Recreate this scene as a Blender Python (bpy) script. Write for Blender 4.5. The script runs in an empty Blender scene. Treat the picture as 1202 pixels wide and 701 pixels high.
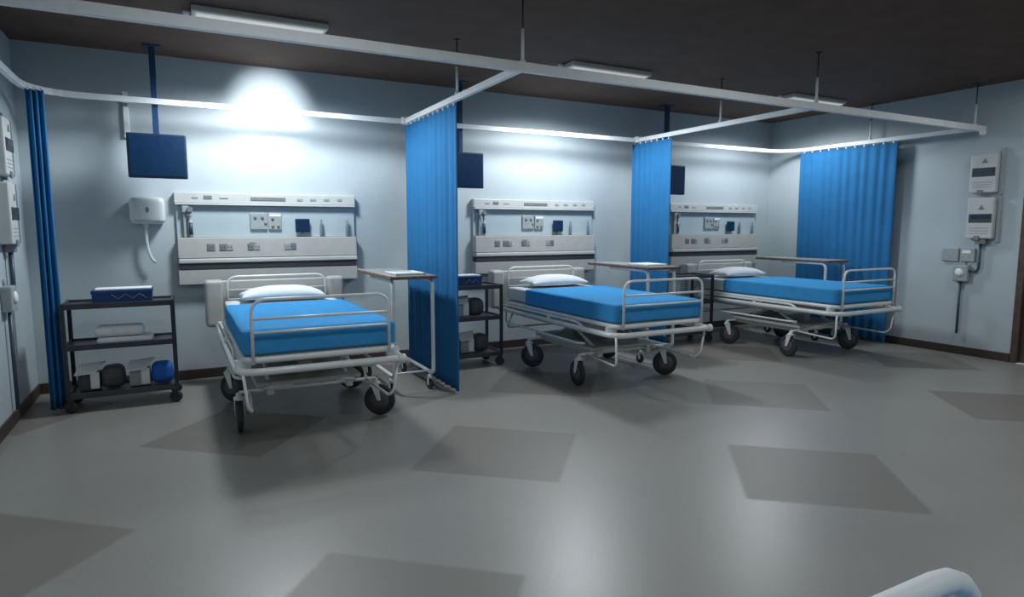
import bpy, bmesh, math, random
from mathutils import Vector, Matrix, noise
random.seed(5)
PI = math.pi
S = bpy.context.scene
C = S.collection

# ------------------------------------------------------------------ materials
def mat(name, col, rough=.5, metal=0., noise_amt=0., noise_scale=8., bump=0., bump_scale=200., spec=.5, emit=None, estr=0.):
    m = bpy.data.materials.new(name); m.use_nodes = True
    nt = m.node_tree; b = nt.nodes['Principled BSDF']
    b.inputs['Base Color'].default_value = (*col, 1)
    b.inputs['Roughness'].default_value = rough
    b.inputs['Metallic'].default_value = metal
    b.inputs['Specular IOR Level'].default_value = spec
    tc = nt.nodes.new('ShaderNodeTexCoord')
    if noise_amt:
        n = nt.nodes.new('ShaderNodeTexNoise'); n.inputs['Scale'].default_value = noise_scale
        n.inputs['Detail'].default_value = 5
        nt.links.new(tc.outputs['Object'], n.inputs['Vector'])
        r = nt.nodes.new('ShaderNodeMapRange')
        r.inputs['From Min'].default_value = .3; r.inputs['From Max'].default_value = .7
        r.inputs['To Min'].default_value = 1 - noise_amt; r.inputs['To Max'].default_value = 1 + noise_amt
        nt.links.new(n.outputs['Fac'], r.inputs['Value'])
        mx = nt.nodes.new('ShaderNodeMix'); mx.data_type = 'RGBA'; mx.blend_type = 'MULTIPLY'
        mx.inputs[0].default_value = 1
        mx.inputs[6].default_value = (*col, 1)
        nt.links.new(r.outputs['Result'], mx.inputs[7])
        nt.links.new(mx.outputs[2], b.inputs['Base Color'])
    if bump:
        n2 = nt.nodes.new('ShaderNodeTexNoise'); n2.inputs['Scale'].default_value = bump_scale
        nt.links.new(tc.outputs['Object'], n2.inputs['Vector'])
        bp = nt.nodes.new('ShaderNodeBump'); bp.inputs['Strength'].default_value = bump
        bp.inputs['Distance'].default_value = .004
        nt.links.new(n2.outputs['Fac'], bp.inputs['Height'])
        nt.links.new(bp.outputs['Normal'], b.inputs['Normal'])
    if emit:
        b.inputs['Emission Color'].default_value = (*emit, 1); b.inputs['Emission Strength'].default_value = estr
    return m

M = dict(
    wall=mat('wall_paint', (.46, .52, .55), .5, noise_amt=.03, noise_scale=3, bump=.1, bump_scale=120),
    ceil=mat('dark_ceiling', (.105, .062, .044), .85, noise_amt=.15, noise_scale=4),
    base=mat('skirting_vinyl', (.050, .035, .030), .55, noise_amt=.2),
    chrome=mat('painted_tube', (.78, .80, .79), .34, .05, noise_amt=.05),
    rail=mat('curtain_track', (.86, .88, .88), .45, 0., noise_amt=.04),
    plastic=mat('bed_plastic', (.48, .48, .46), .42, noise_amt=.04, noise_scale=12),
    unit=mat('unit_beige', (.50, .49, .46), .45, noise_amt=.05, noise_scale=10),
    unitw=mat('unit_white', (.56, .57, .56), .4, noise_amt=.04),
    unitb=mat('unit_back', (.44, .52, .56), .35, noise_amt=.04),
    groove=mat('dark_groove', (.045, .047, .05), .5, noise_amt=.1),
    grey=mat('grey_socket', (.20, .21, .22), .5, noise_amt=.1, noise_scale=30),
    flow=mat('tube_tint', (.18, .23, .28), .3, noise_amt=.1),
    ltgrey=mat('light_socket', (.34, .38, .39), .5, noise_amt=.1, noise_scale=30),
    screen=mat('monitor_glass', (.006, .030, .080), .2, noise_amt=.15, noise_scale=20),
    casing=mat('monitor_casing', (.012, .03, .07), .4, noise_amt=.1),
    pole=mat('pole_blue', (.012, .05, .13), .4, noise_amt=.1),
    blanket=mat('blanket_cotton', (.050, .31, .66), .85, noise_amt=.06, noise_scale=14, bump=.5, bump_scale=350, spec=.2),
    curtain=mat('curtain_cloth', (.024, .16, .37), .8, noise_amt=.05, noise_scale=6, bump=.3, bump_scale=400, spec=.2),
    sheet=mat('white_sheet', (.62, .65, .68), .85, noise_amt=.03, bump=.4, bump_scale=60, spec=.2),
    pillow=mat('pillow_cotton', (.80, .83, .84), .85, noise_amt=.02, bump=.4, bump_scale=40, spec=.2),
    rubber=mat('castor_rubber', (.035, .035, .04), .6, noise_amt=.2),
    hub=mat('castor_hub', (.10, .10, .11), .5, noise_amt=.1),
    dark=mat('trolley_steel', (.045, .050, .060), .4, .4, noise_amt=.2),
    shelf=mat('trolley_shelf', (.060, .065, .075), .35, .3, noise_amt=.15),
    bluebox=mat('blue_carton', (.008, .045, .17), .6, noise_amt=.15, noise_scale=25),
    white=mat('white_card', (.86, .88, .88), .6, noise_amt=.04),
    towel=mat('towel_cotton', (.84, .86, .84), .95, noise_amt=.06, noise_scale=30, bump=.8, bump_scale=300, spec=.1),
    darkbox=mat('charcoal_carton', (.07, .075, .08), .6, noise_amt=.15, noise_scale=25),
    bluecloth=mat('blue_wrap', (.01, .12, .50), .7, noise_amt=.1, noise_scale=25, bump=.5, bump_scale=60),
    wood=mat('table_edge_wood', (.20, .10, .055), .5, noise_amt=.25, noise_scale=20),
    laminate=mat('table_laminate', (.42, .42, .40), .25, noise_amt=.05, noise_scale=20),
    fixture=mat('lamp_casing', (.66, .66, .60), .5, noise_amt=.04),
    diffuser=mat('lamp_diffuser', (.55, .56, .54), .5, noise_amt=.03, emit=(1,.98,.9), estr=.32),
    door=mat('brown_door', (.085, .055, .042), .5, noise_amt=.25, noise_scale=14),
    pipe=mat('dark_conduit', (.05, .07, .11), .4, .2, noise_amt=.1),
    disp=mat('dispenser_plastic', (.66, .68, .68), .3, noise_amt=.02),
    yellow=mat('amber_mark', (.36, .29, .20), .5, noise_amt=.05),
)

def floor_material():
    m = bpy.data.materials.new('floor_vinyl'); m.use_nodes = True
    nt = m.node_tree; b = nt.nodes['Principled BSDF']; N = nt.nodes.new; L = nt.links.new
    tc = N('ShaderNodeTexCoord')
    mp = N('ShaderNodeMapping'); mp.vector_type = 'TEXTURE'
    mp.inputs['Location'].default_value = (1.92, 3.82, 0)
    mp.inputs['Rotation'].default_value = (0, 0, math.radians(-40))
    mp.inputs['Scale'].default_value = (2.05, 2.0, 1)
    L(tc.outputs['Object'], mp.inputs['Vector'])
    sep = N('ShaderNodeSeparateXYZ'); L(mp.outputs['Vector'], sep.inputs[0])
    masks = []
    for ax in (0, 1):
        r = N('ShaderNodeMath'); r.operation = 'ROUND'; L(sep.outputs[ax], r.inputs[0])
        s = N('ShaderNodeMath'); s.operation = 'SUBTRACT'; L(sep.outputs[ax], s.inputs[0]); L(r.outputs[0], s.inputs[1])
        a = N('ShaderNodeMath'); a.operation = 'ABSOLUTE'; L(s.outputs[0], a.inputs[0])
        g = N('ShaderNodeMapRange'); g.interpolation_type = 'SMOOTHSTEP'
        g.inputs['From Min'].default_value = .245; g.inputs['From Max'].default_value = .225
        L(a.outputs[0], g.inputs['Value']); masks.append(g)
    mul = N('ShaderNodeMath'); mul.operation = 'MULTIPLY'
    L(masks[0].outputs[0], mul.inputs[0]); L(masks[1].outputs[0], mul.inputs[1])
    n = N('ShaderNodeTexNoise'); n.inputs['Scale'].default_value = 1.3; n.inputs['Detail'].default_value = 4
    L(tc.outputs['Object'], n.inputs['Vector'])
    n3 = N('ShaderNodeTexNoise'); n3.inputs['Scale'].default_value = 90; L(tc.outputs['Object'], n3.inputs['Vector'])
    cr = N('ShaderNodeMix'); cr.data_type = 'RGBA'
    cr.inputs[6].default_value = (.265, .248, .226, 1); cr.inputs[7].default_value = (.330, .312, .288, 1)
    L(n.outputs['Fac'], cr.inputs[0])
    sp = N('ShaderNodeMix'); sp.data_type = 'RGBA'; sp.blend_type = 'MULTIPLY'; sp.inputs[0].default_value = .25
    L(cr.outputs[2], sp.inputs[6]); L(n3.outputs['Fac'], sp.inputs[7])
    dk = N('ShaderNodeMix'); dk.data_type = 'RGBA'; dk.inputs[7].default_value = (.185, .165, .145, 1)
    L(sp.outputs[2], dk.inputs[6]); L(mul.outputs[0], dk.inputs[0])
    L(dk.outputs[2], b.inputs['Base Color'])
    rr = N('ShaderNodeMapRange'); rr.inputs['To Min'].default_value = .37; rr.inputs['To Max'].default_value = .46
    L(mul.outputs[0], rr.inputs['Value']); L(rr.outputs['Result'], b.inputs['Roughness'])
    b.inputs['Specular IOR Level'].default_value = .55
    return m
M['floor'] = floor_material()

# ------------------------------------------------------------------ mesh helpers
def bm_new(): return bmesh.new()

def box(bm, x0, x1, y0, y1, z0, z1, bev=0., seg=2, mi=0):
    g = bmesh.ops.create_cube(bm, size=1)
    vs = g['verts']
    for v in vs:
        v.co = Vector(((x0 + x1) / 2 + v.co.x * (x1 - x0), (y0 + y1) / 2 + v.co.y * (y1 - y0), (z0 + z1) / 2 + v.co.z * (z1 - z0)))
    fs = set(f for v in vs for f in v.link_faces)
    for f in fs: f.material_index = mi
    if bev:
        es = list(set(e for v in vs for e in v.link_edges))
        bmesh.ops.bevel(bm, geom=es, offset=bev, segments=seg, affect='EDGES', profile=.5)

def fillet(pts, r, n=5, closed=False):
    pts = [Vector(p) for p in pts]; out = []
    N = len(pts)
    for i, p in enumerate(pts):
        if not closed and i in (0, N - 1): out.append(p); continue
        a = pts[(i - 1) % N]; c = pts[(i + 1) % N]
        d1 = (a - p); d2 = (c - p)
        rr = min(r, d1.length * .49, d2.length * .49)
        s = p + d1.normalized() * rr; e = p + d2.normalized() * rr
        for k in range(n + 1):
            t = k / n
            out.append((1 - t) ** 2 * s + 2 * t * (1 - t) * p + t * t * e)
    return out

def tube(bm, pts, r, fil=0., closed=False, seg=12, caps=True):
    pts = fillet(pts, fil, closed=closed) if fil else [Vector(p) for p in pts]
    q = [pts[0]]
    for p in pts[1:]:
        if (p - q[-1]).length > 1e-5: q.append(p)
    if closed and (q[0] - q[-1]).length < 1e-5: q.pop()
    pts = q; N = len(pts)
    tang = []
    for i in range(N):
        if closed: t = pts[(i + 1) % N] - pts[(i - 1) % N]
        elif i == 0: t = pts[1] - pts[0]
        elif i == N - 1: t = pts[-1] - pts[-2]
        else: t = (pts[i + 1] - pts[i]).normalized() + (pts[i] - pts[i - 1]).normalized()
        tang.append(t.normalized())
    up = Vector((0, 0, 1)) if abs(tang[0].z) < .9 else Vector((1, 0, 0))
    u = (up - tang[0] * up.dot(tang[0])).normalized()
    rings = []
    for i in range(N):
        u = (u - tang[i] * u.dot(tang[i])).normalized()
        w = tang[i].cross(u)
        rings.append([bm.verts.new(pts[i] + (u * math.cos(2 * PI * k / seg) + w * math.sin(2 * PI * k / seg)) * r) for k in range(seg)])
    M_ = N if closed else N - 1
    for i in range(M_):
        a = rings[i]; b = rings[(i + 1) % N]
        for k in range(seg):
            f = bm.faces.new((a[k], a[(k + 1) % seg], b[(k + 1) % seg], b[k])); f.smooth = True
    if caps and not closed:
        bm.faces.new(rings[0][::-1]); bm.faces.new(rings[-1])

def disc_lathe(bm, prof, centre, axis, seg=28, mi=0):
    """prof: list of (along axis, radius)"""
    axis = Vector(axis).normalized(); centre = Vector(centre)
    up = Vector((0, 0, 1)) if abs(axis.z) < .9 else Vector((1, 0, 0))
    u = (up - axis * up.dot(axis)).normalized(); w = axis.cross(u)
    rings = []
    for a, r in prof:
        rings.append([bm.verts.new(centre + axis * a + (u * math.cos(2 * PI * k / seg) + w * math.sin(2 * PI * k / seg)) * r) for k in range(seg)])
    for a, b in zip(rings, rings[1:]):
        for k in range(seg):
            f = bm.faces.new((a[k], a[(k + 1) % seg], b[(k + 1) % seg], b[k])); f.smooth = True; f.material_index = mi
    f = bm.faces.new(rings[0][::-1]); f.material_index = mi
    f = bm.faces.new(rings[-1]); f.material_index = mi

def obj(name, bm, m, parent=None, smooth_angle=None, loc=None):
    me = bpy.data.meshes.new(name)
    bmesh.ops.recalc_face_normals(bm, faces=bm.faces[:])
    bm.to_mesh(me); bm.free()
    for mm in (m if isinstance(m, (list, tuple)) else [m]): me.materials.append(M[mm])
    o = bpy.data.objects.new(name, me); C.objects.link(o)
    if parent: o.parent = parent
    if loc: o.location = loc
    return o

def tag(o, label=None, cat=None, group=None):
    if label: o['label'] = label
    if cat: o['category'] = cat
    if group: o['group'] = group
    return o

def thing(name, label, cat, loc=(0, 0, 0), rotz=0, group=None):
    o = bpy.data.objects.new(name, None); C.objects.link(o)
    o.location = loc; o.rotation_euler = (0, 0, rotz); o.empty_display_size = .1
    return tag(o, label, cat, group)

def struct(name, bm, m):
    o = obj(name, bm, m); o['kind'] = 'structure'; return o

def dup(root, loc, rotz=0, label=None):
    kids = {}
    for o in C.objects:
        if o.parent: kids.setdefault(o.parent, []).append(o)
    def rec(o, par):
        c = o.copy(); C.objects.link(c)
        if par: c.parent = par
        for k in kids.get(o, []): rec(k, c)
        return c
    r = rec(root, None); r.location = loc; r.rotation_euler = (0, 0, rotz)
    if label: r['label'] = label
    return r

# ------------------------------------------------------------------ room
XL, XR, YB, YF, H = -1.22, 8.46, 7.18, -2.6, 3.2
T = .12
bm = bm_new(); box(bm, XL - T, XR + T, YF - T, YB + T, -.1, 0); struct('floor', bm, 'floor')
bm = bm_new(); box(bm, XL - T, XR + T, YF - T, YB + T, H, H + .1); struct('ceiling', bm, 'ceil')
bm = bm_new(); box(bm, XL - T, XR + T, YB, YB + T, 0, H); struct('wall_back', bm, 'wall')
bm = bm_new(); box(bm, XL - T, XL, YF, YB, 0, H); struct('wall_left', bm, 'wall')
bm = bm_new(); box(bm, XL - T, XR + T, YF - T, YF, 0, H); struct('wall_front', bm, 'wall')
DY0, DY1, DZ = 2.66, 3.68, 2.28          # door opening in the right wall
bm = bm_new()
box(bm, XR, XR + T, DY1, YB, 0, H); box(bm, XR, XR + T, YF, DY0, 0, H); box(bm, XR, XR + T, DY0, DY1, DZ, H)
struct('wall_right', bm, 'wall')
bm = bm_new()
box(bm, XR - .012, XR + T, DY1 - .07, DY1 + .0, 0, DZ, .004); box(bm, XR - .012, XR + T, DY0, DY0 + .07, 0, DZ, .004)
box(bm, XR - .012, XR + T, DY0, DY1, DZ - .07, DZ, .004)
dj = struct('trim_1', bm, 'door')
dr = thing('door_1', None, None, (XR + .06, DY0 + .07, 0)); dr['kind'] = 'structure'
bm = bm_new(); w = DY1 - DY0 - .14
box(bm, -.02, .02, .003, w - .003, .008, DZ - .072, .003)
box(bm, -.028, -.018, .12, w - .12, .15, .95, .004); box(bm, -.028, -.018, .12, w - .12, 1.1, DZ - .2, .004)
obj('door_leaf', bm, 'door', dr)
bm = bm_new(); tube(bm, [(-.03, w - .1, 1.0), (-.075, w - .1, 1.0), (-.075, w - .22, 1.0)], .009, .02)
disc_lathe(bm, [(0, .025), (.012, .025)], (-.032, w - .1, 1.0), (1, 0, 0), 20)
obj('door_handle', bm, 'chrome', dr)
bm = bm_new(); box(bm, XR - .03, XR + T, DY0 + .071, DY1 - .071, .0, .006, .002); struct('trim_2', bm, 'white')

def skirting(name, x0, x1, y0, y1):
    bm = bm_new(); box(bm, x0, x1, y0, y1, 0, .10, .006); struct(name, bm, 'base')
skirting('baseboard_back', XL + .018, XR - .018, YB - .018, YB)
skirting('baseboard_left', XL, XL + .018, YF, YB)
bm = bm_new(); box(bm, XR - .018, XR, DY1, YB, 0, .10, .006); box(bm, XR - .018, XR, YF, DY0, 0, .10, .006)
struct('baseboard_right', bm, 'base')

# ------------------------------------------------------------------ curtain track: one joined system, hung from the ceiling
ZR = 2.70
tr = thing('curtain_track', 'white overhead curtain rail framework with three bays hung below the dark ceiling', 'curtain rail', (0, 0, 0))
def rail_bar(bm, pts, w=.045, h=.06, fil=.25, closed=False):
    pts = fillet(pts, fil, 8, closed)
    q = [pts[0]]
    for p in pts[1:]:
        if (p - q[-1]).length > 1e-5: q.append(p)
    pts = q; N = len(pts); rings = []
    for i in range(N):
        if i == 0: t = pts[1] - pts[0]
        elif i == N - 1: t = pts[-1] - pts[-2]
        else: t = (pts[i + 1] - pts[i]).normalized() + (pts[i] - pts[i - 1]).normalized()
        t.z = 0; t.normalize(); s = Vector((t.y, -t.x, 0)) * w / 2; u = Vector((0, 0, h / 2))
        rings.append([bm.verts.new(pts[i] + a) for a in (s + u, s - u, -s - u, -s + u)])
    for a, b in zip(rings, rings[1:]):
        for k in range(4): bm.faces.new((a[k], a[(k + 1) % 4], b[(k + 1) % 4], b[k]))
    bm.faces.new(rings[0]); bm.faces.new(rings[-1][::-1])
YR, YK, XA, XB_ = 4.14, 6.80, -1.06, 8.33
bm = bm_new(); rail_bar(bm, [(XL + .002, YR, ZR), (XR - .002, YR, ZR)], .05, .065, 0); obj('front_rail', bm, 'rail', tr)
bm = bm_new(); rail_bar(bm, [(XA, YR + .03, ZR), (XA, YK, ZR), (XB_, YK, ZR), (XB_, YR + .03, ZR)], .04, .05, .45); obj('perimeter_rail', bm, 'rail', tr)
for x in (2.27, 5.47):
    bm = bm_new(); rail_bar(bm, [(x, YR + .03, ZR), (x, YK - .02, ZR)], .04, .05, 0); obj('divider_rail', bm, 'rail', tr)
    bm = bm_new(); box(bm, x - .045, x + .045, YK - .05, YK + .03, ZR - .03, ZR + .045, .008); obj('rail_joint', bm, 'rail', tr)
def hanger(x, y, z=ZR):
    bm = bm_new(); tube(bm, [(x, y, z + .25), (x, y, H - .012)], .006)
    disc_lathe(bm, [(0, .025), (.012, .025)], (x, y, H - .012), (0, 0, 1), 20)
    hr = obj('hanger_rod', bm, 'base', tr)  # dark colour stands in for the shade on the upper rod
    bm = bm_new(); tube(bm, [(x, y, z + .02), (x, y, z + .27)], .012)
    disc_lathe(bm, [(0, .022), (.02, .022)], (x, y, z + .028), (0, 0, 1), 16)
    obj('rod_lit_part', bm, 'rail', hr)  # pale thicker length added as the lit lower part of the rod
for x in (2.27, 5.47, 8.25): hanger(x, YR)
for x in (2.27, 5.47): hanger(x, 5.35)
hanger(XA, 5.4); hanger(XB_, 5.45)
bm = bm_new(); disc_lathe(bm, [(0, .02), (.05, .02), (.052, .028), (.062, .028)], (XB_ - .02, YR - .04, ZR - .055), (1, 0, 0), 16)
obj('end_stop', bm, 'rail', tr)

# ------------------------------------------------------------------ curtains
def curtain(name, p0, p1, z0, z1, amp, folds, label, seed=0, hang=.0):
    p0 = Vector((*p0, 0)); p1 = Vector((*p1, 0)); d = (p1 - p0); L = d.length; d.normalize(); nrm = Vector((-d.y, d.x, 0))
    mid = (p0 + p1) / 2
    t = thing(name, label, 'curtain', (mid.x, mid.y, 0), 0, None)
    bm = bm_new(); nu = folds * 10; nv = 24; rows = []
    for j in range(nv + 1):
        v = j / nv; z = z1 + (z0 - z1) * v; row = []
        for i in range(nu + 1):
            u = i / nu
            ph = 2 * PI * folds * u
            a = amp * (.55 + .45 * v) * (1 + .35 * math.sin(3.1 * u * folds + seed))
            off = a * math.sin(ph + .5 * math.sin(2.3 * v + seed + u * 4)) + amp * .5 * v * noise.noise(Vector((u * 3 + seed, v * 2, 0)))
            sh = .018 * math.sin(2 * v + seed) * (u - .5)
            p = p0 + d * (L * (u + sh)) + nrm * off - mid
            row.append(bm.verts.new((p.x, p.y, z)))
        rows.append(row)
    for a, b in zip(rows, rows[1:]):
        for i in range(nu):
            f = bm.faces.new((a[i], a[i + 1], b[i + 1], b[i])); f.smooth = True
    o = obj('cloth', bm, 'curtain', t)
    md = o.modifiers.new('thick', 'SOLIDIFY'); md.thickness = .004; md.offset = 0
    n = max(3, folds)
    for i in range(n):
        bm = bm_new()
        u = (i + .5) / n; p = p0 + d * (L * u) - mid
        box(bm, p.x - .008, p.x + .008, p.y - .008, p.y + .008, z1 - .01, ZR - .0255, .002)
        obj('curtain_glider', bm, 'rail', t)
    return t
curtain('privacy_curtain', (2.27, 5.37), (2.27, 6.80), .02, 2.655, .013, 11, 'tall blue hanging curtain between the nearest bed and the middle bed', 1)
curtain('privacy_curtain', (5.47, 6.14), (5.47, 6.90), .05, 2.655, .013, 7, 'narrow blue hanging curtain between the middle bed and the farthest bed', 2)
curtain('privacy_curtain', (8.33, 5.06), (8.33, 6.52), .02, 2.655, .014, 11, 'wide blue curtain along the right wall beside the farthest bed', 3)
curtain('privacy_curtain', (-1.015, 6.40), (-.895, 6.44), .02, 2.655, .03, 3, 'narrow bunched blue curtain in the left corner beside the trolley', 4)

# ------------------------------------------------------------------ ceiling light fixtures
def fixture(loc, label, rotz=0):
    t = thing('ceiling_light', label, 'ceiling light', loc, rotz, 'rectangular ceiling lights')
    bm = bm_new()
    # tapered casing
    for (a0, a1, b0, b1, z0, z1) in ((-.50, .50, -.17, .25, -.05, 0),):
        box(bm, a0, a1, b0, b1, z0, z1, .012)
    obj('casing', bm, 'fixture', t)
    bm = bm_new(); box(bm, -.47, .47, -.14, .22, -.060, -.0495, .004); obj('diffuser', bm, 'diffuser', t)
    bm = bm_new(); disc_lathe(bm, [(0, .028), (.02, .028), (.03, .018), (.034, .005)], (-.53, .02, 0), (0, 0, -1), 16)
    obj('end_knob', bm, 'chrome', t)
    return t
FX = [(.68, 5.60), (4.06, 5.62), (7.30, 5.62)]
for (x, y), lb in zip(FX, ('grey rectangular ceiling light above the nearest bed, leftmost of three', 'grey rectangular ceiling light above the middle bed', 'grey rectangular ceiling light above the farthest bed')):
    fixture((x, y, H), lb)

# ------------------------------------------------------------------ hospital bed (origin: floor, middle of the foot end; head towards +y)
def castor(par, x, y, ang, r=.128):
    """twin-fork castor under a stem at x, y; ang = direction the wheel axle points"""
    ax = Vector((math.cos(ang), math.sin(ang), 0)); roll = Vector((-ax.y, ax.x, 0))
    c = Vector((x, y, r + .002)) + roll * .035
    k = thing('castor', None, None, (0, 0, 0)); 
    k.parent = par
    bm = bm_new()
    w = .022
    disc_lathe(bm, [(-w, r * .80), (-w * .8, r * .95), (-w * .4, r), (w * .4, r), (w * .8, r * .95), (w, r * .80)], c, ax, 36)
    obj('tyre', bm, 'rubber', k)
    bm = bm_new()
    disc_lathe(bm, [(-w - .004, r * .3), (-w - .002, r * .62), (w + .002, r * .62), (w + .004, r * .3)], c, ax, 24)
    obj('wheel_hub', bm, 'hub', k)
    bm = bm_new()
    st = Vector((x, y, .30))
    for s in (-1, 1):
        a = c + ax * s * (w + .012)
        b = Vector((x, y, .272)) + ax * s * (w + .012)
        perp = roll
        vs = []
        for (p, hw) in ((a, .014), (b, .034)):
            for t_ in (-.003, .003):
                for q in (-hw, hw): vs.append(bm.verts.new(p + perp * q + ax * t_))
        for f in ((0, 1, 3, 2), (4, 6, 7, 5), (0, 2, 6, 4), (1, 5, 7, 3), (0, 4, 5, 1), (2, 3, 7, 6)): bm.faces.new([vs[i] for i in f])
    disc_lathe(bm, [(0, .040), (.02, .040), (.026, .024), (.05, .022)], (x, y, .262), (0, 0, 1), 20)
    obj('fork', bm, 'chrome', k)
    return k

def soft_slab(bm, x0, x1, y0, y1, z0, z1, bev, wob=.0, seed=0, cuts=14):
    tmp = bmesh.new()
    box(tmp, x0, x1, y0, y1, z0, z1)
    bmesh.ops.subdivide_edges(tmp, edges=tmp.edges[:], cuts=cuts, use_grid_fill=True)
    cx, cy, cz = (x0 + x1) / 2, (y0 + y1) / 2, (z0 + z1) / 2
    hx, hy, hz = (x1 - x0) / 2, (y1 - y0) / 2, (z1 - z0) / 2
    for v in tmp.verts:
        d = Vector((v.co.x - cx, v.co.y - cy, v.co.z - cz))
        inner = Vector((max(-hx + bev, min(hx - bev, d.x)), max(-hy + bev, min(hy - bev, d.y)), max(-hz + bev, min(hz - bev, d.z))))
        off = d - inner
        if off.length > 1e-9: d = inner + off.normalized() * min(bev, off.length) if off.length > bev else d
        n = noise.noise(Vector((d.x * 5 + seed, d.y * 5, d.z * 5))) * wob
        v.co = Vector((cx, cy, cz)) + d + (d.normalized() * n)
    for f in tmp.faces: f.smooth = True
    me = bpy.data.meshes.new('t'); tmp.to_mesh(me); tmp.free(); bm.from_mesh(me); bpy.data.meshes.remove(me)

def end_loop(par, name, y, h=.465, bow=0):
    bm = bm_new()
    tube(bm, [(-h, y, .64), (-h, y, 1.075), (h, y, 1.075), (h, y, .64)], .0115, .10)
    o = obj(name, bm, 'chrome', par)
    for z in (.945, .852):
        bm = bm_new(); tube(bm, [(-h, y, z), (h, y, z)], .0095); obj('cross_bar', bm, 'chrome', o)
    return o

def make_bed(loc, label, rotz=0):
    t = thing('hospital_bed', label, 'hospital bed', loc, rotz, 'wheeled hospital beds')
    L = 2.30
    # bumper
    bm = bm_new(); tube(bm, fillet([(-.56, L, .59), (-.56, 0, .59), (.3, 0, .59)], .16, 8) + fillet([(.4, 0, .59), (.56, 0, .59), (.56, L, .59)], .06, 6), .026, seg=14)
    bu = obj('bumper_rail', bm, 'chrome', t)
    bm = bm_new(); disc_lathe(bm, [(0, .030), (.004, .034), (.045, .034), (.052, .026)], (.53, .0, .59), (1, -.1, 0), 20)
    obj('bumper_cap', bm, 'chrome', bu)
    # deck frame
    bm = bm_new(); tube(bm, [(-.512, .035, .665), (.512, .035, .665), (.512, L - .03, .665), (-.512, L - .03, .665)], .022, .10, closed=True, seg=12)
    for y in (.25, .8, 1.35, 1.9): tube(bm, [(-.485, y, .655), (.485, y, .655)], .016)
    for y in (.12, 1.15, 2.1):
        for s in (-1, 1): box(bm, s * .52 - .05, s * .52 + .05, y - .02, y + .02, .595, .66, .004)
    obj('deck_frame', bm, 'chrome', t)
    bm = bm_new(); box(bm, -.49, .49, .08, L - .06, .668, .695, .008); obj('deck_panel', bm, 'plastic', t)
    # mattress, blanket
    bm = bm_new(); soft_slab(bm, -.505, .505, .075, 2.20, .696, .855, .03, .004, 1); mt = obj('mattress', bm, 'sheet', t)
    bm = bm_new(); soft_slab(bm, -.528, .528, .045, 1.72, .692, .868, .026, .006, 7, 20)
    bl = obj('blanket', bm, 'blanket', t)
    # pillow
    bm = bm_new(); nx, ny = 22, 16; g = {}
    for s in (1, -1):
        for i in range(nx + 1):
            for j in range(ny + 1):
                u = -1 + 2 * i / nx; v = -1 + 2 * j / ny
                if s == -1 and (i in (0, nx) or j in (0, ny)): g[(s, i, j)] = g[(1, i, j)]; continue
                hgt = ((1 - abs(u) ** 2.6) * (1 - abs(v) ** 2.6)) ** .6
                cr = 1 - .07 * (1 - abs(u)) * abs(v) ** 3
                px = u * .395 * (1 - .05 * (1 - v * v)); py = v * .20 * (1 - .06 * (1 - u * u)) 
                z = .035 + (.098 if s == 1 else -.034) * hgt + .006 * noise.noise(Vector((u * 3, v * 3, s)))
                g[(s, i, j)] = bm.verts.new((px, 1.96 + py, .866 + z))
    for s in (1, -1):
        for i in range(nx):
            for j in range(ny):
                f = bm.faces.new((g[(s, i, j)], g[(s, i + 1, j)], g[(s, i + 1, j + 1)], g[(s, i, j + 1)])); f.smooth = True
    pl = obj('pillow', bm, 'pillow', t)
    # head board: broad moulded panel with thick rounded end posts
    bm = bm_new()
    box(bm, -.66, .66, L + .00, L + .05, .60, 1.035, .015, 3)
    hb = obj('headboard', bm, 'plastic', t)
    for s in (-1, 1):
        bm = bm_new(); box(bm, s * .58 - .085, s * .58 + .085, L - .04, L + .10, .585, 1.045, .035, 4)
        obj('headboard_post', bm, 'plastic', hb)
    end_loop(t, 'head_rail', L - .055)
    end_loop(t, 'foot_rail', .012)
    # folded side rails
    for s in (-1, 1):
        x = s * .546
        bm = bm_new(); tube(bm, [(x, L - .10, .60), (x, L - .10, .642), (x, .62, .642), (x, .52, .60)], .013, .05)
        sr = obj('side_rail', bm, 'chrome', t)
        bm = bm_new(); tube(bm, [(x, L - .16, .585), (x, L - .16, .435), (x, .62, .435), (x - s * .05, .56, .435)], .012, .06)
        obj('brake_bar', bm, 'chrome', t)
    # chassis
    bm = bm_new()
    yf, yr, xw = .62, 1.62, .52
    for y in (yf, yr): tube(bm, [(-xw, y, .315), (xw, y, .315)], .014)
    for s in (-1, 1): box(bm, s * .30 - .025, s * .30 + .025, yf - .05, yr + .05, .28, .33, .006)
    box(bm, -.30, .30, 1.02, 1.24, .275, .32, .006)
    tube(bm, [(-.48, L - .22, .56), (-.52, L - .14, .37), (.52, L - .14, .37), (.48, L - .22, .56)], .011, .05)
    ch = obj('chassis', bm, 'chrome', t)
    for y in (.85, 1.40):
        bm = bm_new(); box(bm, -.055, .055, y - .055, y + .055, .30, .48, .008); box(bm, -.04, .04, y - .04, y + .04, .475, .60, .006)
        box(bm, -.36, .36, y - .03, y + .03, .575, .64, .006)
        obj('lift_column', bm, 'plastic', t)
    for s in (-1, 1):
        bm = bm_new(); tube(bm, [(s * .30, yf + .02, .33), (s * .30, 1.12, .56), (s * .30, 1.3, .62)], .016); obj('lift_arm', bm, 'chrome', t)
        bm = bm_new(); tube(bm, [(s * .24, yr - .02, .33), (s * .24, 1.15, .52), (s * .24, .9, .62)], .016); obj('lift_arm', bm, 'chrome', t)
    bm = bm_new(); box(bm, -.43, .43, .62, 2.16, .515, .625, .02, 3); box(bm, -.40, .40, .60, 1.70, .335, .375, .012)
    obj('underbed_cover', bm, 'plastic', t)
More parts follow.
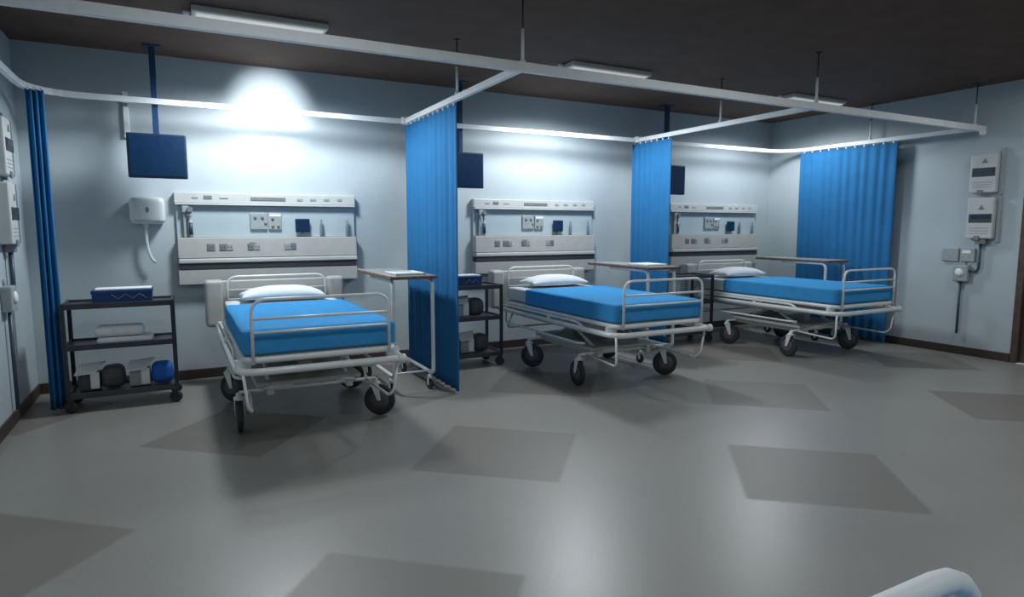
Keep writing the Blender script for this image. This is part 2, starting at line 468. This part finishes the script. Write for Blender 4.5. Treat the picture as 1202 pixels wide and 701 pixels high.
    # tilt pedals: bent loops at the foot end
    for s in (-1, 1):
        bm = bm_new()
        tube(bm, [(s * .44, yf, .315), (s * .48, .10, .295), (s * .505, .05, .34), (s * .53, .03, .575)], .0105, .05)
        tube(bm, [(s * .36, yf, .315), (s * .30, .46, .37), (s * .16, .40, .39)], .010, .05)
        obj('foot_pedal', bm, 'chrome', t)
    for (x, y, a) in ((-xw, yf, -.05), (xw, yf, -2.06), (-xw, yr, -2.3), (xw, yr, -2.0)):
        castor(t, x, y, a)
    return t

Y0 = 4.45
bed = make_bed((.87, Y0, 0), 'hospital bed nearest the left corner, with blue blanket and white pillow')
dup(bed, (3.94, Y0, 0), 0, 'middle hospital bed with blue blanket, standing between the two hanging curtains')
dup(bed, (6.98, Y0, 0), 0, 'farthest hospital bed with blue blanket, next to the right wall curtain')
near_bed = dup(bed, (.507, .454, 0), PI, 'hospital bed in the foreground of which only a pale rail corner shows')
for ch_ in list(C.objects):          # this bed has a stouter foot rail with a dark blue sleeve
    if ch_.parent == near_bed and ch_.name.startswith('foot_rail'):
        bm = bm_new(); tube(bm, [(-.465, .012, .64), (-.465, .012, 1.075), (.465, .012, 1.075), (.465, .012, .64)], .0165, .10, seg=20)
        me = bpy.data.meshes.new('foot_rail_stout'); bmesh.ops.recalc_face_normals(bm, faces=bm.faces[:]); bm.to_mesh(me); bm.free(); me.materials.append(M['rail'])
        ch_.data = me
        bm = bm_new(); disc_lathe(bm, [(0, .019), (.004, .0215), (.30, .0215), (.304, .019)], (-.465, .012, .72), (0, 0, 1), 24)
        sl = obj('post_sleeve', bm, 'casing', ch_); sl['label'] = 'dark blue sleeve on the rail post'

# ------------------------------------------------------------------ bedhead service units on the back wall
def head_unit(x, label):
    yw = YB
    t = thing('bedhead_unit', label, 'wall service unit', (x, yw, 1.0), 0, 'bedhead service units')
    W = 1.77
    def part(name, m, *boxes, bev=.006):
        bm = bm_new()
        for b in boxes: box(bm, b[0], b[1], b[2], b[3], b[4] - 1.0, b[5] - 1.0, bev)
        return obj(name, bm, m, t)
    part('back_plate', 'unitb', (0, W, -.03, 0, 1.45, 1.79))
    tp = part('top_rail', 'unitw', (-.01, W, -.07, 0, 1.795, 1.90))
    part('rail_lip', 'unitw', (-.005, W - .005, -.085, 0, 1.775, 1.793), bev=.004)
    part('rail_shadow_strip', 'grey', (0, W - .01, -.06, -.03, 1.768, 1.776), bev=.002)
    part('socket_panel', 'unit', (0, W, -.10, 0, 1.245, 1.45))
    part('light_strip', 'unitw', (0, W, -.12, 0, 1.192, 1.240), bev=.012)
    part('bumper_groove', 'groove', (.005, W - .005, -.105, 0, 1.132, 1.190), bev=.004)
    part('lower_panel', 'plastic', (-.005, W, -.10, 0, .98, 1.130))
    yb = -.142
    for (a, b, c, d, m) in ((.15, .205, 1.84, 1.86, 'ltgrey'), (.255, .33, 1.835, 1.872, 'grey'), (.40, .48, 1.842, 1.858, 'ltgrey'),
                            (.69, 1.035, 1.828, 1.866, 'grey'), (1.15, 1.21, 1.832, 1.86, 'ltgrey'), (1.285, 1.35, 1.836, 1.862, 'ltgrey'),
                            (1.43, 1.49, 1.838, 1.864, 'ltgrey'), (1.575, 1.625, 1.84, 1.867, 'ltgrey')):
        bm = bm_new(); box(bm, a, b, -.076, -.068, c - 1, d - 1, .003)
        obj('label_plate' if m == 'ltgrey' else ('display_strip' if b - a > .2 else 'rocker_switch'), bm, m, tp)
    # socket outlets
    for (a, b, m) in ((.26, .335, 'grey'), (.375, .44, 'grey'), (.445, .50, 'ltgrey'), (.64, .70, 'grey'), (.705, .76, 'ltgrey'), (1.00, 1.06, 'ltgrey'), (1.065, 1.12, 'grey')):
        bm = bm_new(); box(bm, a, b, -.108, -.098, 1.318 - 1, 1.388 - 1, .006)
        o = obj('socket_outlet', bm, m, t)
        bm = bm_new()
        for k in (-1, 1): box(bm, (a + b) / 2 + k * .012 - .004, (a + b) / 2 + k * .012 + .004, -.1095, -.107, .345, .357)
        obj('socket_slot', bm, 'groove', o)
    # amber marks
    bm = bm_new(); box(bm, .66, .73, -.103, -.099, .392, .400); obj('amber_label', bm, 'yellow', t)
    # gauge panel
    bm = bm_new(); box(bm, .68, .85, -.055, -.03, .53, .705, .006); box(bm, .86, .99, -.055, -.03, .53, .705, .006)
    gp = obj('gas_panel', bm, 'ltgrey', t)
    for i, (a, z, m) in enumerate(((.73, .655, 'grey'), (.80, .655, 'grey'), (.90, .645, 'grey'), (.90, .57, 'yellow'), (.83, .60, 'yellow'), (.955, .57, 'yellow'))):
        bm = bm_new(); disc_lathe(bm, [(0, .016), (.012, .014), (.014, .006)], (a, -.054, z), (0, -1, 0), 16); obj('gas_outlet', bm, m, gp)
    bm = bm_new(); box(bm, .87, .985, -.058, -.054, .665, .69, .002); obj('panel_label', bm, 'white', gp)
    # small dark monitor on stalk
    bm = bm_new(); box(bm, 1.125, 1.275, -.085, -.06, .50, .645, .008); mo = obj('small_monitor', bm, 'casing', t)
    bm = bm_new(); box(bm, 1.137, 1.263, -.088, -.084, .512, .633, .003); obj('monitor_screen', bm, 'screen', mo)
    bm = bm_new(); tube(bm, [(1.2, -.06, .50), (1.2, -.06, .452)], .009); obj('monitor_stalk', bm, 'grey', mo)
    # suction tubes
    for a in (1.397, 1.677):
        bm = bm_new(); disc_lathe(bm, [(0, .012), (.02, .018), (.12, .018), (.135, .012), (.18, .010), (.188, .004)], (a, -.07, .452), (0, 0, 1), 16)
        obj('flow_tube', bm, 'flow', t)
    # regulator on the left
    bm = bm_new(); disc_lathe(bm, [(0, .016), (.02, .024), (.15, .024), (.16, .014), (.20, .014), (.21, .02), (.25, .02), (.255, .008)], (.125, -.075, .455), (0, 0, 1), 18)
    box(bm, .055, .115, -.09, -.03, .70, .765, .006); box(bm, .062, .085, -.07, -.03, .455, .70, .004)
    rg = obj('regulator', bm, 'ltgrey', t)
    bm = bm_new(); disc_lathe(bm, [(0, .0215), (.12, .0215)], (.125, -.079, .48), (0, 0, 1), 18); obj('regulator_gauge', bm, 'pipe', rg)
    bm = bm_new(); disc_lathe(bm, [(0, .028), (.014, .026)], (.125, -.098, .73), (0, -1, 0), 20); obj('regulator_dial', bm, 'grey', rg)
    return t
unit = head_unit(.0, 'beige wall service unit with sockets above the head of the nearest bed')
dup(unit, (3.23, YB, 1.0), 0, 'beige wall service unit with sockets above the head of the middle bed')
dup(unit, (6.36, YB, 1.0), 0, 'beige wall service unit with sockets above the head of the farthest bed')

# ------------------------------------------------------------------ ceiling-hung screens
def tv(x, label, tilt=0.):
    y = 6.84
    t = thing('ceiling_monitor', label, 'monitor', (x, y, H), tilt, 'blue screens hung from the ceiling')
    bm = bm_new(); box(bm, -.026, .026, -.026, .026, -.98, -.01, .004)
    box(bm, -.07, .07, -.07, .07, -.012, 0, .003); obj('drop_pole', bm, 'pole', t)
    bm = bm_new(); box(bm, -.05, .05, -.07, .02, -1.08, -.90, .006); obj('mount_bracket', bm, 'pole', t)
    bm = bm_new(); box(bm, -.24, .24, -.13, -.07, -1.20, -.80, .012, 3); cs = obj('screen_casing', bm, 'casing', t)
    bm = bm_new(); box(bm, -.222, .222, -.134, -.128, -1.182, -.818, .002); obj('screen', bm, 'screen', cs)
    return t
t1 = tv(-.12, 'dark blue flat screen hung from the ceiling left of the nearest bed')
dup(t1, (2.93, 6.84, H), 0, 'dark blue flat screen partly behind the curtain beside the middle bed')
dup(t1, (6.00, 6.84, H), 0, 'dark blue flat screen just right of the narrow middle curtain')

# white cable trunking left of first screen
t = thing('cable_trunking', 'short white vertical cable duct on the wall above the leftmost screen', 'cable duct', (-.37, YB, 2.45))
bm = bm_new(); box(bm, -.022, .022, -.035, 0, -.05, .24, .004); box(bm, -.022, .022, -.035, 0, .275, .38, .004); obj('duct_cover', bm, 'white', t)
bm = bm_new(); box(bm, -.018, .018, -.03, 0, .235, .28); obj('duct_joint', bm, 'grey', t)

# ------------------------------------------------------------------ wall dispenser with hose
t = thing('wall_dispenser', 'white rounded wall dispenser with thin curved hose left of the nearest bed', 'dispenser', (-.24, YB, 1.71))
bm = bm_new()
soft_slab(bm, -.15, .15, -.17, 0, -.125, .13, .045, 0, 0, 10)
db = obj('dispenser_body', bm, 'disp', t)
bm = bm_new(); disc_lathe(bm, [(0, .017), (.006, .015)], (0, 0, 0), (0, -1, 0), 18)
for v in bm.verts: v.co = Vector((v.co.x, v.co.y - .168, v.co.z * 1.7 + .01))
obj('dispenser_button', bm, 'grey', db)
bm = bm_new(); box(bm, -.11, .15, -.172, -.165, -.095, -.09); obj('dispenser_seam', bm, 'ltgrey', db)
bm = bm_new(); disc_lathe(bm, [(0, .03), (.03, .02)], (-.02, -.09, -.122), (0, 0, -1), 18)
tube(bm, [(-.02, -.09, -.13), (-.025, -.09, -.26), (-.015, -.09, -.38), (.01, -.09, -.46), (.045, -.09, -.50)], .014, .09)
obj('hose', bm, 'disp', t)

# ------------------------------------------------------------------ trolleys
def make_trolley(loc, label):
    t = thing('supply_trolley', label, 'trolley', loc, 0, 'dark three-shelf trolleys')
    w, d = .80, .38
    for (x, y) in ((0, 0), (w, 0), (0, d), (w, d)):
        bm = bm_new(); box(bm, x - .016, x + .016, y - .016, y + .016, .12, .925, .004); obj('post', bm, 'dark', t)
    for z in (.905, .56, .15):
        bm = bm_new(); box(bm, .010, w - .010, .010, d - .010, z - .012, z, .003)
        for y in (0, d): box(bm, .0, w, y - .010, y + .010, z - .03, z + .018, .004)
        for x in (0, w): box(bm, x - .010, x + .010, 0, d, z - .03, z + .018, .004)
        obj('shelf', bm, 'shelf', t)
    for (x, y) in ((.01, .01), (w - .01, .01), (.01, d - .01), (w - .01, d - .01)):
        c = bpy.data.objects.new('castor', None); C.objects.link(c); c.parent = t
        bm = bm_new(); disc_lathe(bm, [(-.016, .042), (-.01, .052), (.01, .052), (.016, .042)], (x, y + .015, .053), (.5, 1, 0), 22); obj('tyre', bm, 'rubber', c)
        bm = bm_new(); box(bm, x - .02, x + .02, y - .02, y + .02, .098, .125, .004)
        for s in (-1, 1): box(bm, x + s * .010 - .003, x + s * .010 + .003, y + s*.02 - .003, y + s*.02 + .003, .05, .105)
        obj('fork', bm, 'dark', c)
    return t
TY = 6.27
tl = make_trolley((-.87, TY, 0), 'dark three-shelf supply trolley in the left corner, carrying towels')
dup(tl, (2.37, TY, 0), 0, 'dark three-shelf trolley half hidden behind the tall curtain by the middle bed')
dup(tl, (5.57, TY, 0), 0, 'dark trolley behind the narrow curtain, mostly hidden by the middle bed')

def carton(name, loc, w, d, h, m, label, cat='box', lid='white', group=None, zig=False, rot=0):
    t = thing(name, label, cat, loc, rot, group)
    bm = bm_new(); box(bm, -w / 2, w / 2, -d / 2, d / 2, 0, h - .012, .003); b = obj('carton', bm, m, t)
    bm = bm_new(); box(bm, -w / 2 - .006, w / 2 + .006, -d / 2 - .006, d / 2 + .006, h - .03, h, .004); obj('lid', bm, lid if not zig else m, t)
    if zig:
        bm = bm_new(); box(bm, -w / 2 + .02, w / 2 - .005, -d / 2 + .02, d / 2, h, h + .012, .003); obj('top_sheet', bm, 'white', t)
        bm = bm_new(); n = 5
        pts = [(-w / 2 + .14 + (w - .18) * i / n, -d / 2 - .004, h * (.35 if i % 2 else .70)) for i in range(n + 1)]
        tube(bm, pts, .003, 0, seg=6); obj('zigzag_mark', bm, 'grey', b)
    return t
for k, (x, lb) in enumerate(((-.44, 'dark blue carton with zigzag mark on the top shelf of the corner trolley'),
                             (2.76, 'dark blue carton on the top shelf of the trolley behind the tall curtain'))):
    carton('supply_box', (x, TY + .13, .907), .44 if k == 0 else .36, .22, .115, 'bluebox', lb, zig=True)
# folded towels
def towel(loc, w, d, h, label, seed):
    bm = bm_new()
    soft_slab(bm, -w / 2, w / 2, -d / 2, d / 2, 0, h, h * .46, .004, seed, 12)
    o = obj('folded_towel', bm, 'towel', None, loc=loc); tag(o, label, 'towel', 'folded white towels on the corner trolley')
towel((-.44, TY + .14, .563), .42, .24, .055, 'white folded towel on the corner trolley middle shelf, lower of the pair', 3)
towel((-.48, TY + .13, .626), .37, .22, .085, 'thick white folded towel lying on top of the other towel', 9)
# opened packs on the bottom shelf
def pack(loc, label, m, cloth, rot=0):
    t = thing('dressing_pack', label, 'box', loc, rot)
    bm = bm_new(); box(bm, -.10, .06, -.07, .09, 0, .14, .003); obj('carton', bm, m, t)
    bm = bm_new()
    vs = [bm.verts.new(p) for p in ((-.12, -.115, .142), (.03, -.115, .150), (.10, .05, .215), (-.10, .05, .200))]
    vt = [bm.verts.new(v.co + Vector((0, 0, .006))) for v in vs]
    bm.faces.new(vs); bm.faces.new(vt[::-1])
    for i in range(4): bm.faces.new((vs[i], vs[(i + 1) % 4], vt[(i + 1) % 4], vt[i]))
    obj('white_flap', bm, 'white', t)
    bm = bm_new(); box(bm, -.01, .055, -.078, -.068, .01, .15, .002); obj('white_label', bm, 'white', t)
    bm = bm_new(); soft_slab(bm, .066, .24, -.09, .12, 0, .19, .06, .015, hash(cloth) % 7 if False else (3 if cloth == 'darkbox' else 8), 10)
    obj('wrapped_bundle', bm, cloth, t)
    return t
pack((-.71, TY + .17, .165), 'white-topped box with charcoal bundle on the bottom shelf of the corner trolley', 'darkbox', 'darkbox')
pack((-.335, TY + .17, .165), 'white-topped box with bright blue bundle on the bottom shelf of the corner trolley', 'ltgrey', 'bluecloth')
pack((2.76, TY + .17, .575), 'white-topped box with charcoal bundle, middle shelf of the trolley behind the tall curtain', 'ltgrey', 'darkbox')
pack((2.82, TY + .17, .165), 'white-topped box with charcoal bundle, bottom shelf of the trolley behind the tall curtain', 'ltgrey', 'darkbox')

# ------------------------------------------------------------------ overbed tables
def make_table(loc, label):
    """origin: floor, near left corner of the top; top .43 wide (x), 1.17 long (y)"""
    t = thing('overbed_table', label, 'overbed table', loc, 0, 'overbed tables')
    w, l, z = .45, 1.20, 1.112
    bm = bm_new(); box(bm, 0, w, 0, l, z - .032, z - .006, .006); tp = obj('table_top', bm, 'wood', t)
    bm = bm_new(); box(bm, .012, w - .012, .012, l - .012, z - .008, z, .003); obj('laminate_surface', bm, 'laminate', tp)
    bm = bm_new(); box(bm, .0, .012, .02, l - .02, z - .006, z + .008, .003); obj('raised_edge', bm, 'laminate', tp)
    for x in (.035, w - .035):
        bm = bm_new(); tube(bm, [(x, .75, z - .045), (x, .05, z - .045), (x, .05, .19), (x, .12, .175), (x, .95, .175)], .0185, .08)
        lg = obj('leg', bm, 'chrome', t)
        for y in (.14, .93):
            bm = bm_new()
            disc_lathe(bm, [(-.014, .038), (-.008, .050), (.008, .050), (.014, .038)], (x, y + .02, .051), (1, .25, 0), 22)
            c = obj('castor', bm, 'rubber', t)
            bm = bm_new(); disc_lathe(bm, [(0, .026), (.03, .022), (.05, .012)], (x, y, .11), (0, 0, 1), 16)
            for s in (-1, 1): box(bm, x + s * .019 - .002, x + s * .019 + .002, y - .005, y + .03, .045, .118)
            obj('castor_fork', bm, 'chrome', c)
    bm = bm_new()
    tube(bm, [(.035, .95, .175), (w - .035, .95, .175)], .013); tube(bm, [(.035, .09, .20), (w - .035, .09, .20)], .008)
    tube(bm, [(.035, .4, z - .048), (w - .035, .4, z - .048)], .011)
    obj('cross_bar', bm, 'chrome', t)
    return t
tb = make_table((1.67, 5.50, 0), 'overbed table on castors beside the nearest bed, in front of the tall curtain')
dup(tb, (4.62, 5.50, 0), 0, 'overbed table on castors behind the foot rail of the middle bed')
dup(tb, (7.665, 5.50, 0), 0, 'overbed table between the farthest bed and the right wall curtain')
def tray(loc, label):
    t = thing('serving_tray', label, 'tray', loc, 0)
    bm = bm_new(); box(bm, -.14, .14, -.19, .19, 0, .006, .002)
    for (a, b, c, d) in ((-.14, .14, -.19, -.18), (-.14, .14, .18, .19), (-.14, -.13, -.19, .19), (.13, .14, -.19, .19)): box(bm, a, b, c, d, 0, .018, .002)
    obj('tray_base', bm, 'white', t)
    bm = bm_new(); box(bm, -.10, .10, -.15, .13, .006, .012, .002); obj('paper_sheet', bm, 'pillow', t)
tray((1.90, 5.80, 1.114), 'white tray with paper on the overbed table beside the nearest bed')
tray((4.88, 5.84, 1.114), 'white tray with paper on the overbed table beside the middle bed')

# ------------------------------------------------------------------ gas / electric boxes on the side walls
def wall_boxes(loc, rotz, label, zend, switch=True):
    """local: wall plane at x=0, boxes stick out to -x; y+ is towards the bed wall"""
    t = thing('wall_control_station', label, 'control box', loc, rotz)
    def P(name, m, *bs, bev=.006, par=None):
        bm = bm_new()
        for b in bs: box(bm, *b, bev)
        return obj(name, bm, m, par or t)
    P('backing_rail', 'ltgrey', (-.035, 0, -.175, -.135, 1.93, 2.46), (-.035, 0, -.175, -.135, 1.38, 1.91))
    for (z0, z1, nm) in ((1.955, 2.40, 'a'), (1.42, 1.90, 'b')):
        b = P('control_box', 'unitw', (-.09, 0, -.13, .15, z0, z1), bev=.012)
        P('display_window', 'groove', (-.096, -.088, -.115, .125, z0 + .19, z0 + .29), bev=.003, par=b)
        P('display_screen', 'screen', (-.099, -.094, -.10, .10, z0 + .235, z0 + .275), bev=.001, par=b)
        bm = bm_new()
        zt = z0 + .345
        for x_ in ((-.096),):
            v = [bm.verts.new((x_, y_, z_)) for y_, z_ in ((-.03, zt), (.03, zt), (0, zt + .05))]
            v2 = [bm.verts.new((x_ + .006, q.co.y, q.co.z)) for q in v]
            bm.faces.new(v); bm.faces.new(v2[::-1])
            for i in range(3): bm.faces.new((v[i], v[(i + 1) % 3], v2[(i + 1) % 3], v2[i]))
        obj('triangle_mark', bm, 'grey', b)
        bm = bm_new()
        for k in range(3): box(bm, -.093, -.088, -.09, .11, z0 + .06 + k * .03, z0 + .068 + k * .03)
        obj('vent_slot', bm, 'ltgrey', b)
        P('outlet', 'grey', (-.10, -.086, 0.0, .06, z0 - .02, z0 + .035), bev=.005, par=b)
    P('cable_gland', 'grey', (-.075, 0, -.06, .05, 1.355, 1.418), bev=.008)
    bm = bm_new(); tube(bm, [(-.04, 0, 1.36), (-.04, 0, 1.03), (-.04, .12, 1.03)], .016, .06); obj('conduit_pipe', bm, 'pipe', t)
    j = P('junction_box', 'ltgrey', (-.075, 0, .10, .27, .90, 1.10), bev=.012)
    bm = bm_new(); disc_lathe(bm, [(0, .05), (.012, .045), (.02, .02)], (-.075, .19, 1.01), (-1, 0, 0), 20); obj('junction_cap', bm, 'white', j)
    bm = bm_new(); tube(bm, [(-.035, .19, .905), (-.035, .19, zend)], .014); obj('drop_conduit', bm, 'pipe', t)
    if switch:
        P('switch_plate', 'ltgrey', (-.03, 0, .24, .43, 1.14, 1.30), (-.03, 0, .06, .22, 1.14, 1.30))
        P('switch_label', 'white', (-.034, -.028, .10, .20, 1.24, 1.28), bev=.002)
    bm = bm_new(); tube(bm, [(-.012, .16, 1.15), (-.012, .16, 1.09)], .008); obj('link_cable', bm, 'ltgrey', t)
    return t
wall_boxes((XR, 4.06, 0), 0, 'pair of white control boxes with dark screens on the right wall', .26)
wall_boxes((XL, 6.33, 0), PI, 'stacked grey control boxes at the left edge on the left wall', .12, False)

# ------------------------------------------------------------------ lights
def area(name, loc, sx, sy, power, col=(1, 1, 1), rot=(0, 0, 0), spread=PI):
    l = bpy.data.lights.new(name, 'AREA'); l.shape = 'RECTANGLE'; l.size = sx; l.size_y = sy; l.energy = power; l.color = col; l.spread = spread
    o = bpy.data.objects.new(name, l); C.objects.link(o); o.location = loc; o.rotation_euler = rot; return o
def spot(name, loc, target, power, ang, blend, col=(1, 1, 1), rad=.06):
    l = bpy.data.lights.new(name, 'SPOT'); l.energy = power; l.spot_size = math.radians(ang); l.spot_blend = blend; l.color = col; l.shadow_soft_size = rad
    o = bpy.data.objects.new(name, l); C.objects.link(o); o.location = loc
    o.rotation_euler = (Vector(target) - Vector(loc)).to_track_quat('-Z', 'Y').to_euler(); return o
COOL = (.87, .955, 1.0)
for (x, y), p in zip(FX, (195, 172, 100)):
    # broad downward light over each bay, cut off above the wall's upper edge
    spot('bay_light', (x + .12, 6.2, H - .21), (x + .12, 6.1, 0), p, 168, .35, COOL, .2)
spot('wall_glare', (.92, 6.0, H - .16), (.93, YB, 2.78), 115, 46, 1.0, COOL, .05)
# unseen fill lights added on the camera side, brightening rails and floor
for y, p in ((2.75, 18), (-.6, 17)):
    for x in (.7, 4.1, 7.3):
        area('near_fill', (x, y, H - .07), 1.0, .4, p, COOL)
w = bpy.data.worlds.new('world'); S.world = w; w.use_nodes = True
w.node_tree.nodes['Background'].inputs[0].default_value = (.5, .6, .7, 1); w.node_tree.nodes['Background'].inputs[1].default_value = .05

# ------------------------------------------------------------------ camera
cd = bpy.data.cameras.new('camera'); cam = bpy.data.objects.new('camera', cd); C.objects.link(cam)
cam.location = (0, 0, 1.55)
cd.sensor_width = 36; cd.lens = 742 / 1202 * 36; cd.clip_start = .02
cam.rotation_euler = (math.radians(90 - 6.4), 0, math.radians(-27.8))
S.camera = cam
S.view_settings.view_transform = 'Standard'; S.view_settings.look = 'None'
S.view_settings.exposure = 0; S.view_settings.gamma = 1; S.view_settings.use_curve_mapping = False
